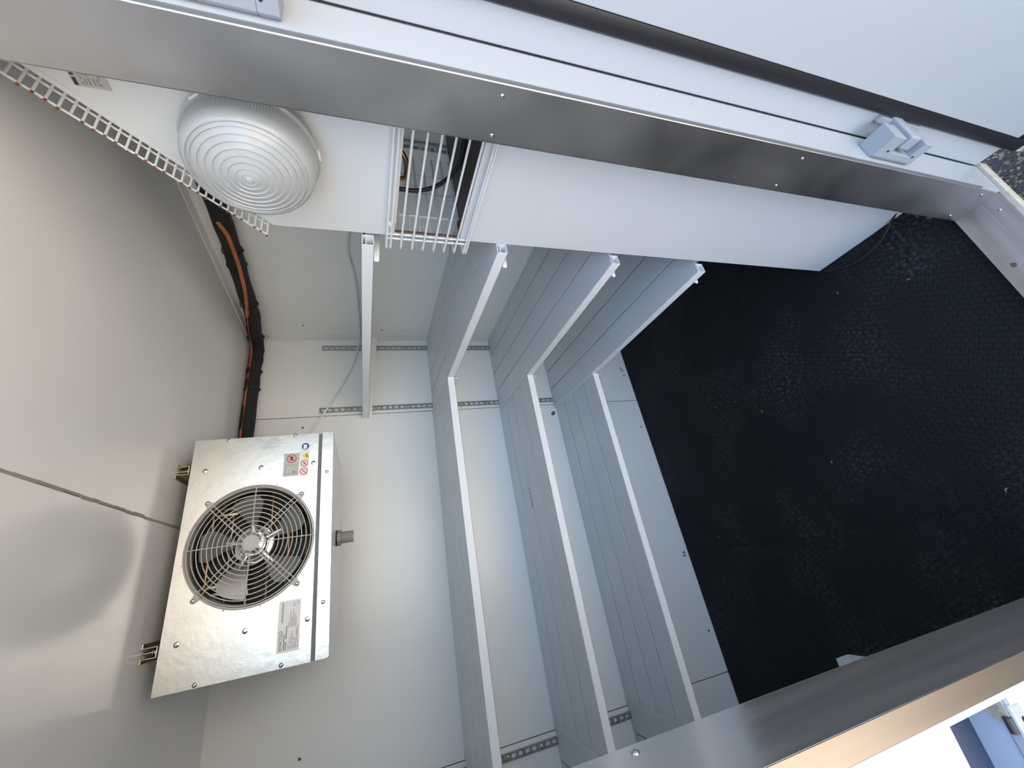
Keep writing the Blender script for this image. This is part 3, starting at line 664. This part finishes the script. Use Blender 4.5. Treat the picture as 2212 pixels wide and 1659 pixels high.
# guard: concentric rings on eight spokes, four feet
gd = MB().lathe((FC.x, FY - .013, FC.z), (0, -1, 0), [(.0190, -.004), (.0190, .0), (.0150, .0015), (.0120, .001), (.0120, .0022), (0, .0022)], 32).build('fan_guard', 'guard', ev, smooth=True)
def gy(r): return FY - .0125 + .009 * max(0, (r - .112) / .032) ** 2
rings = [.030 + i * .0106 for i in range(11)]
for r in rings:
    MB().tube([(FC.x + r * math.cos(2 * PI * j / 72), gy(r), FC.z + r * math.sin(2 * PI * j / 72)) for j in range(72)], .0013, 6, closed=True).build('guard_ring', 'guard', gd, smooth=True)
MB().lathe((FC.x, FY, FC.z), (0, -1, 0), [(.1440, 0), (.1440, .0050), (.1425, .0060), (.1410, .0050), (.1405, 0)], 96, cap0=False, cap1=False).build('guard_rim', 'guard', gd, smooth=True)
def spoke(a, off, r1):
    u = Vector((math.cos(a), 0, math.sin(a))); v = Vector((-math.sin(a), 0, math.cos(a))) * off; pts = []
    for k in range(10):
        r = .014 + (r1 - .014) * k / 9; p = FC + u * r + v; p.y = min(gy(r), FY - .002) - .0012; pts.append(p)
    MB().tube(pts, .0013, 6).build('spoke', 'guard', gd, smooth=True)
for k in range(4):
    spoke(math.radians(90 * k), 0, .1440)
    for s in (-1, 1): spoke(math.radians(90 * k + 45), s * .0052, .1430)
    a = math.radians(90 * k + 45); u = Vector((math.cos(a), 0, math.sin(a))); v = Vector((-math.sin(a), 0, math.cos(a)))
    c0, c1 = FC + u * .1400, FC + u * .1535; outline = [c0 + v * .0095, c0 - v * .0095, c1 - v * .0062]
    for j in range(1, 6): an = -PI / 2 + PI * j / 6; outline.append(c1 + u * .0062 * math.cos(an) + v * .0062 * math.sin(an))
    outline.append(c1 + v * .0062)
    ft = MB().prism([p + Vector((0, -.0002, 0)) for p in outline], (0, -.0050, 0)).build('foot', 'guard', gd, bevel=.001)
    screw(gd, tuple(c1 + Vector((0, -.0052, 0))), (0, -1, 0), .0042, .002)
for k in range(12):
    a = math.radians(30 * k + 12)
    if min(abs((math.degrees(a) - q + 180) % 360 - 180) for q in (45, 135, 225, 315)) < 14: continue
    u = Vector((math.cos(a), 0, math.sin(a))); v = Vector((-math.sin(a), 0, math.cos(a))); c = FC + u * .1435
    MB().prism([c + v * .0016, c - v * .0016, c + u * .0055], (0, -.004, 0)).build('tooth', 'guard', gd)
# panel screws
for x, z in ((.3409, 1.8542), (.3382, 1.7240), (.3387, 1.5933), (-.0419, 1.8558), (-.0411, 1.7238), (-.0416, 1.5919)):
    MB().lathe((x, FY, z), (0, -1, 0), [(.0062, 0), (.0056, .0018), (.0030, .0028), (.0016, .0028), (.0016, .0012), (0, .0012)], 18).build('rivet', 'screw', fp, smooth=True)
for x, z in ((.4218, 1.8100), (.4228, 1.6442), (-.1238, 1.8103), (-.1232, 1.6434)): screw(fp, (x, FY, z), (0, -1, 0), .0050, .003)
for x, z in ((.3092, 1.5570), (-.0117, 1.5575)): screw(ev, (x, FY - .004, z), (0, -1, 0), .0046, .0025)
# ceiling brackets
for x in (.348, -.048):
    bk = MB().box((x - .019, FY + .004, ZC - .0022), (x - .009, 1.60, ZC - .0002)).box((x + .009, FY + .004, ZC - .0022), (x + .019, 1.60, ZC - .0002)).box((x - .011, FY + .002, ZC - .028), (x - .009, 1.60, ZC - .0002)).box((x + .009, FY + .002, ZC - .028), (x + .011, 1.60, ZC - .0002)).box((x - .011, FY + .002, ZC - .030), (x + .011, 1.60, ZC - .028)).build('mounting_bracket', 'zinc', ev, bevel=.0008)
    MB().tube([(x, FY + .016, ZC - .034), (x, FY + .016, ZC - .001)], .0030, 10).build('stud', 'screw', bk, smooth=True)
    MB().lathe((x, FY + .016, ZC - .0275), (0, 0, 1), [(.0070, 0), (.0070, .0050)], 6).build('nut', 'galv', bk)
    MB().lathe((x, FY + .016, ZC - .021), (0, 0, 1), [(.0090, 0), (.0090, .0012)], 20).build('washer', 'screw', bk)
# stickers on the panel; text reads along +X
YP = FY - .0003
def fbox(parent, x0, x1, z0, z1, m, lay, name):
    return MB().box((x0, YP - .00025 * lay, z0), (x1, YP + .0002, z1)).build(name, m, parent)
def fbar(parent, x0, x1, z0, z1, m='grey', lay=2): return fbox(parent, x0, x1, z0, z1, m, lay, 'print')
def ringp(parent, x, z, r, m, lay, w=.18, slash=True):
    b = MB(); b.lathe((x, YP - .00025 * lay, z), (0, -1, 0), [(r, 0), (r, .0002), (r * (1 - w), .0002), (r * (1 - w), 0)], 32, cap0=False, cap1=False)
    if slash:
        u = Vector((.7071, 0, .7071)); v = Vector((-.7071, 0, .7071)); c = Vector((x, YP - .00025 * lay - .0002, z))
        b.prism([c + u * r * .9 + v * r * .09, c + u * r * .9 - v * r * .09, c - u * r * .9 - v * r * .09, c - u * r * .9 + v * r * .09], (0, .0002, 0))
    return b.build('prohibition_mark', m, parent)
w1 = fbox(ev, .3055, .3755, 1.6060, 1.6292, 'stickw', 1, 'warning_sticker'); w2 = fbox(ev, .3757, .4020, 1.6030, 1.6282, 'stickw', 1, 'warning_sticker'); w3 = fbox(ev, .3072, .3715, 1.6302, 1.6690, 'sticker', 1, 'warning_sticker')
b = MB().lathe((.3887, YP - .0005, 1.6158), (0, -1, 0), [(.0098, 0), (.0098, .0002)], 36); b.build('instruction_mark', 'blue', w2)
for s in (0, 1): fbox(w2, .3815 + s * .0062, .3872 + s * .0062, 1.6120, 1.6205, 'white', 4, 'book_page')
b = MB().prism([(.3505, YP - .0006, 1.6055), (.3712, YP - .0006, 1.6075), (.3612, YP - .0006, 1.6240)][:3], (0, .0003, 0)); b.build('warning_triangle', 'yellow', w1)
for x, z, r in ((.3590, 1.6100, .0024), (.3640, 1.6120, .0018)): ringp(w1, x, z, r, 'print', 4, .4, False)
ringp(w1, .3404, 1.6162, .0096, 'red', 3); ringp(w1, .3176, 1.6171, .0096, 'red', 3)
fbar(w1, .3365, .3440, 1.6135, 1.6190, 'grey', 2); fbar(w1, .3130, .3215, 1.6140, 1.6150, 'grey', 2); fbar(w1, .3140, .3190, 1.6180, 1.6195, 'grey', 2)
ringp(w3, .3560, 1.6495, .0122, 'red', 3); fbar(w3, .3510, .3620, 1.6460, 1.6535, 'print', 2)
fbar(w3, .3520, .3670, 1.6345, 1.6352, 'grey', 2)
fbox(w3, .3130, .3380, 1.6360, 1.6640, 'grey', 2, 'picture_frame'); fbox(w3, .3140, .3370, 1.6370, 1.6630, 'sticker', 3, 'picture'); fbar(w3, .3150, .3210, 1.6395, 1.6450, 'grey', 4)
rl = fbox(ev, -.1005, .0055, 1.6078, 1.6556, 'stickw', 1, 'rating_label')
text('lettering', 'RIVACOLD', .0100, (-.0960, YP - .0006, 1.6445), (1, 0, 0), (0, 0, 1), 'print', rl, sx=.82)
text('lettering', 'CE', .0085, (-.0075, YP - .0006, 1.6110), (1, 0, 0), (0, 0, 1), 'grey', rl, sx=.9)
text('lettering', 'EAC', .0072, (-.0090, YP - .0006, 1.6200), (1, 0, 0), (0, 0, 1), 'grey', rl, sx=.7)
for z, segs, hh in ((1.6405, ((-.096, -.064),), .0026), (1.6362, ((-.096, -.080), (-.074, -.048)), .0024), (1.6310, ((-.095, -.085), (-.082, -.080)), .0012), (1.6278, ((-.095, -.089), (-.084, -.072)), .0012), (1.6245, ((-.095, -.080), (-.078, -.060)), .0012), (1.6212, ((-.095, -.082), (-.080, -.072)), .0012), (1.6180, ((-.095, -.083), (-.081, -.073)), .0012), (1.6150, ((-.095, -.075), (-.071, -.055)), .0012), (1.6125, ((-.095, -.090), (-.085, -.050)), .0010), (1.6100, ((-.094, -.080),), .0010)):
    for x0, x1 in segs: fbar(rl, x0, x1, z - hh / 2, z + hh / 2)
for z, x0, x1 in ((1.6330, -.052, -.040), (1.6290, -.052, -.018), (1.6260, -.052, -.031), (1.6228, -.051, -.016), (1.6198, -.051, -.025), (1.6168, -.051, -.030)): fbar(rl, x0, x1, z - .0006, z + .0006)
for z in (1.6480, 1.6455): fbar(rl, -.040, .002, z - .0007, z + .0007)

# ------------------------------------------------------------------ insulated refrigerant pipe along the ceiling edge
core = [(1.030, .53, 1.852), (1.030, .72, 1.848), (1.028, .945, 1.846), (1.030, 1.13, 1.849), (1.030, 1.364, 1.860), (1.030, 1.536, 1.868), (1.034, 1.66, 1.886), (1.014, 1.745, 1.890), (.960, 1.758, 1.890), (.892, 1.757, 1.893), (.810, 1.756, 1.893), (.603, 1.755, 1.893), (.47, 1.752, 1.880), (.430, 1.69, 1.86), (.415, 1.635, 1.84)]
path = smooth_path(core, 6); rad = []
for i, p in enumerate(path): rad.append(.0265 + .0012 * math.sin(i * 1.3) )
pp = thing('insulated_pipe', (1.03, 1.2, 1.83), 'black foam insulated pipe with an orange strip along the ceiling corner', 'pipe')
MB().tube(path, rad, 20).build('foam_sleeve', 'foam', pp, smooth=True)
def strip(P, wdt, th, nrm_fn, name, m, parent):
    b = MB(); P = smooth_path(P, 5); A = []; n = len(P)
    for i, p in enumerate(P):
        t = (P[min(i + 1, n - 1)] - P[max(i - 1, 0)]).normalized(); nn = nrm_fn(p).normalized(); s = t.cross(nn).normalized()
        A.append([b.bm.verts.new(p + s * wdt / 2 + nn * th), b.bm.verts.new(p - s * wdt / 2 + nn * th), b.bm.verts.new(p - s * wdt / 2 - nn * th), b.bm.verts.new(p + s * wdt / 2 - nn * th)])
    for a, c in zip(A, A[1:]):
        for j in range(4): b.bm.faces.new((a[j], a[(j + 1) % 4], c[(j + 1) % 4], c[j]))
    b.bm.faces.new(A[0]); b.bm.faces.new(A[-1][::-1])
    return b.build(name, m, parent)
strip([(1.0025, 1.020, 1.850), (1.0015, 1.034, 1.8462), (1.0020, 1.07, 1.838), (1.0025, 1.1235, 1.8375), (1.0022, 1.194, 1.8385), (1.0018, 1.258, 1.8425), (1.0012, 1.343, 1.850), (1.0015, 1.428, 1.863), (1.005, 1.52, 1.880)], .011, .0008, lambda p: Vector((-1, 0, -.2)), 'orange_strip', 'orange', pp)
strip([(1.005, 1.52, 1.880), (1.008, 1.62, 1.897), (1.000, 1.712, 1.906), (.960, 1.7345, 1.9055), (.892, 1.7365, 1.908), (.810, 1.7355, 1.908), (.70, 1.7345, 1.908), (.603, 1.7345, 1.908), (.48, 1.73, 1.895)], .011, .0008, lambda p: Vector((-.35, -.8, .75)), 'orange_strip', 'orange', pp)
def tie(c, tdir, r=.0285, loop=False):
    c = Vector(c); t = Vector(tdir).normalized(); q = Vector((0, 0, 1)); u = (q - t * q.dot(t)).normalized(); v = t.cross(u)
    o = MB().tube([c + (u * math.cos(2 * PI * j / 32) + v * math.sin(2 * PI * j / 32)) * r for j in range(32)], .0017, 6, closed=True).build('cable_tie', 'black', pp, smooth=True)
    MB().box(c + (-u * r) - Vector((.004, .003, .004)), c + (-u * r) + Vector((.004, .003, .003))).build('tie_head', 'black', o)
    if loop: MB().tube([c - u * r + v * .008, c - u * (r + .012) + v * .010, c - u * (r + .020) + v * .002, c - u * (r + .014) - v * .006, c - u * r - v * .006], .0009, 5).build('tie_tail', 'black', o)
tie((1.030, 1.165, 1.851), (0, 1, .04)); tie((1.030, 1.232, 1.854), (0, 1, .04)); tie((1.030, 1.459, 1.865), (0, 1, .06)); tie((1.026, 1.70, 1.889), (-.3, .8, 0), .0300, True); tie((.8877, 1.757, 1.893), (1, 0, 0)); tie((.8046, 1.756, 1.893), (1, 0, 0))

# white cable: over the top shelf, along the right wall, round the corner and up to the fan unit
cp = [(1.062, .712, 1.475), (1.062, .90, 1.483), (1.062, 1.083, 1.4973), (1.062, 1.146, 1.5043), (1.062, 1.208, 1.4985), (1.062, 1.311, 1.4823), (1.062, 1.492, 1.473), (1.060, 1.690, 1.4672), (1.056, 1.772, 1.4672), (1.040, 1.784, 1.4705), (.925, 1.790, 1.5013), (.8245, 1.791, 1.5466), (.689, 1.784, 1.6196), (.619, 1.788, 1.6623), (.50, 1.785, 1.735), (.42, 1.72, 1.77), (.405, 1.635, 1.78)]
o = MB().tube(smooth_path(cp, 6), .0042, 10).build('electric_cable', 'cable', smooth=True); tag(o, 'ivory electric cable running across the wall corner to the fan unit', 'cable')
# black cable end on the mat at the foot of the cabinet
fcp = [(.700, .440, .030), (.6885, .4737, .012), (.662, .522, .0036), (.648, .575, .0034), (.650, .616, .0034), (.668, .662, .0034), (.684, .690, .0034)]
o = MB().tube(smooth_path(fcp, 8), .0030, 8).build('floor_cable', 'black', smooth=True); tag(o, 'thin black cable looping over the mat below the white cabinet', 'cable')
# white angle on the mat at the left
o = MB().box((-.4325, 1.155, .0003), (-.80, 1.220, .0025)).box((-.4325, 1.2175, .0003), (-.80, 1.220, .056)).build('metal_angle', 'angle', bevel=.0006); tag(o, 'white metal angle lying on the mat, peeping over the left jamb', 'metal angle')

for o in bpy.data.objects:
    if '_o' in o: del o['_o']
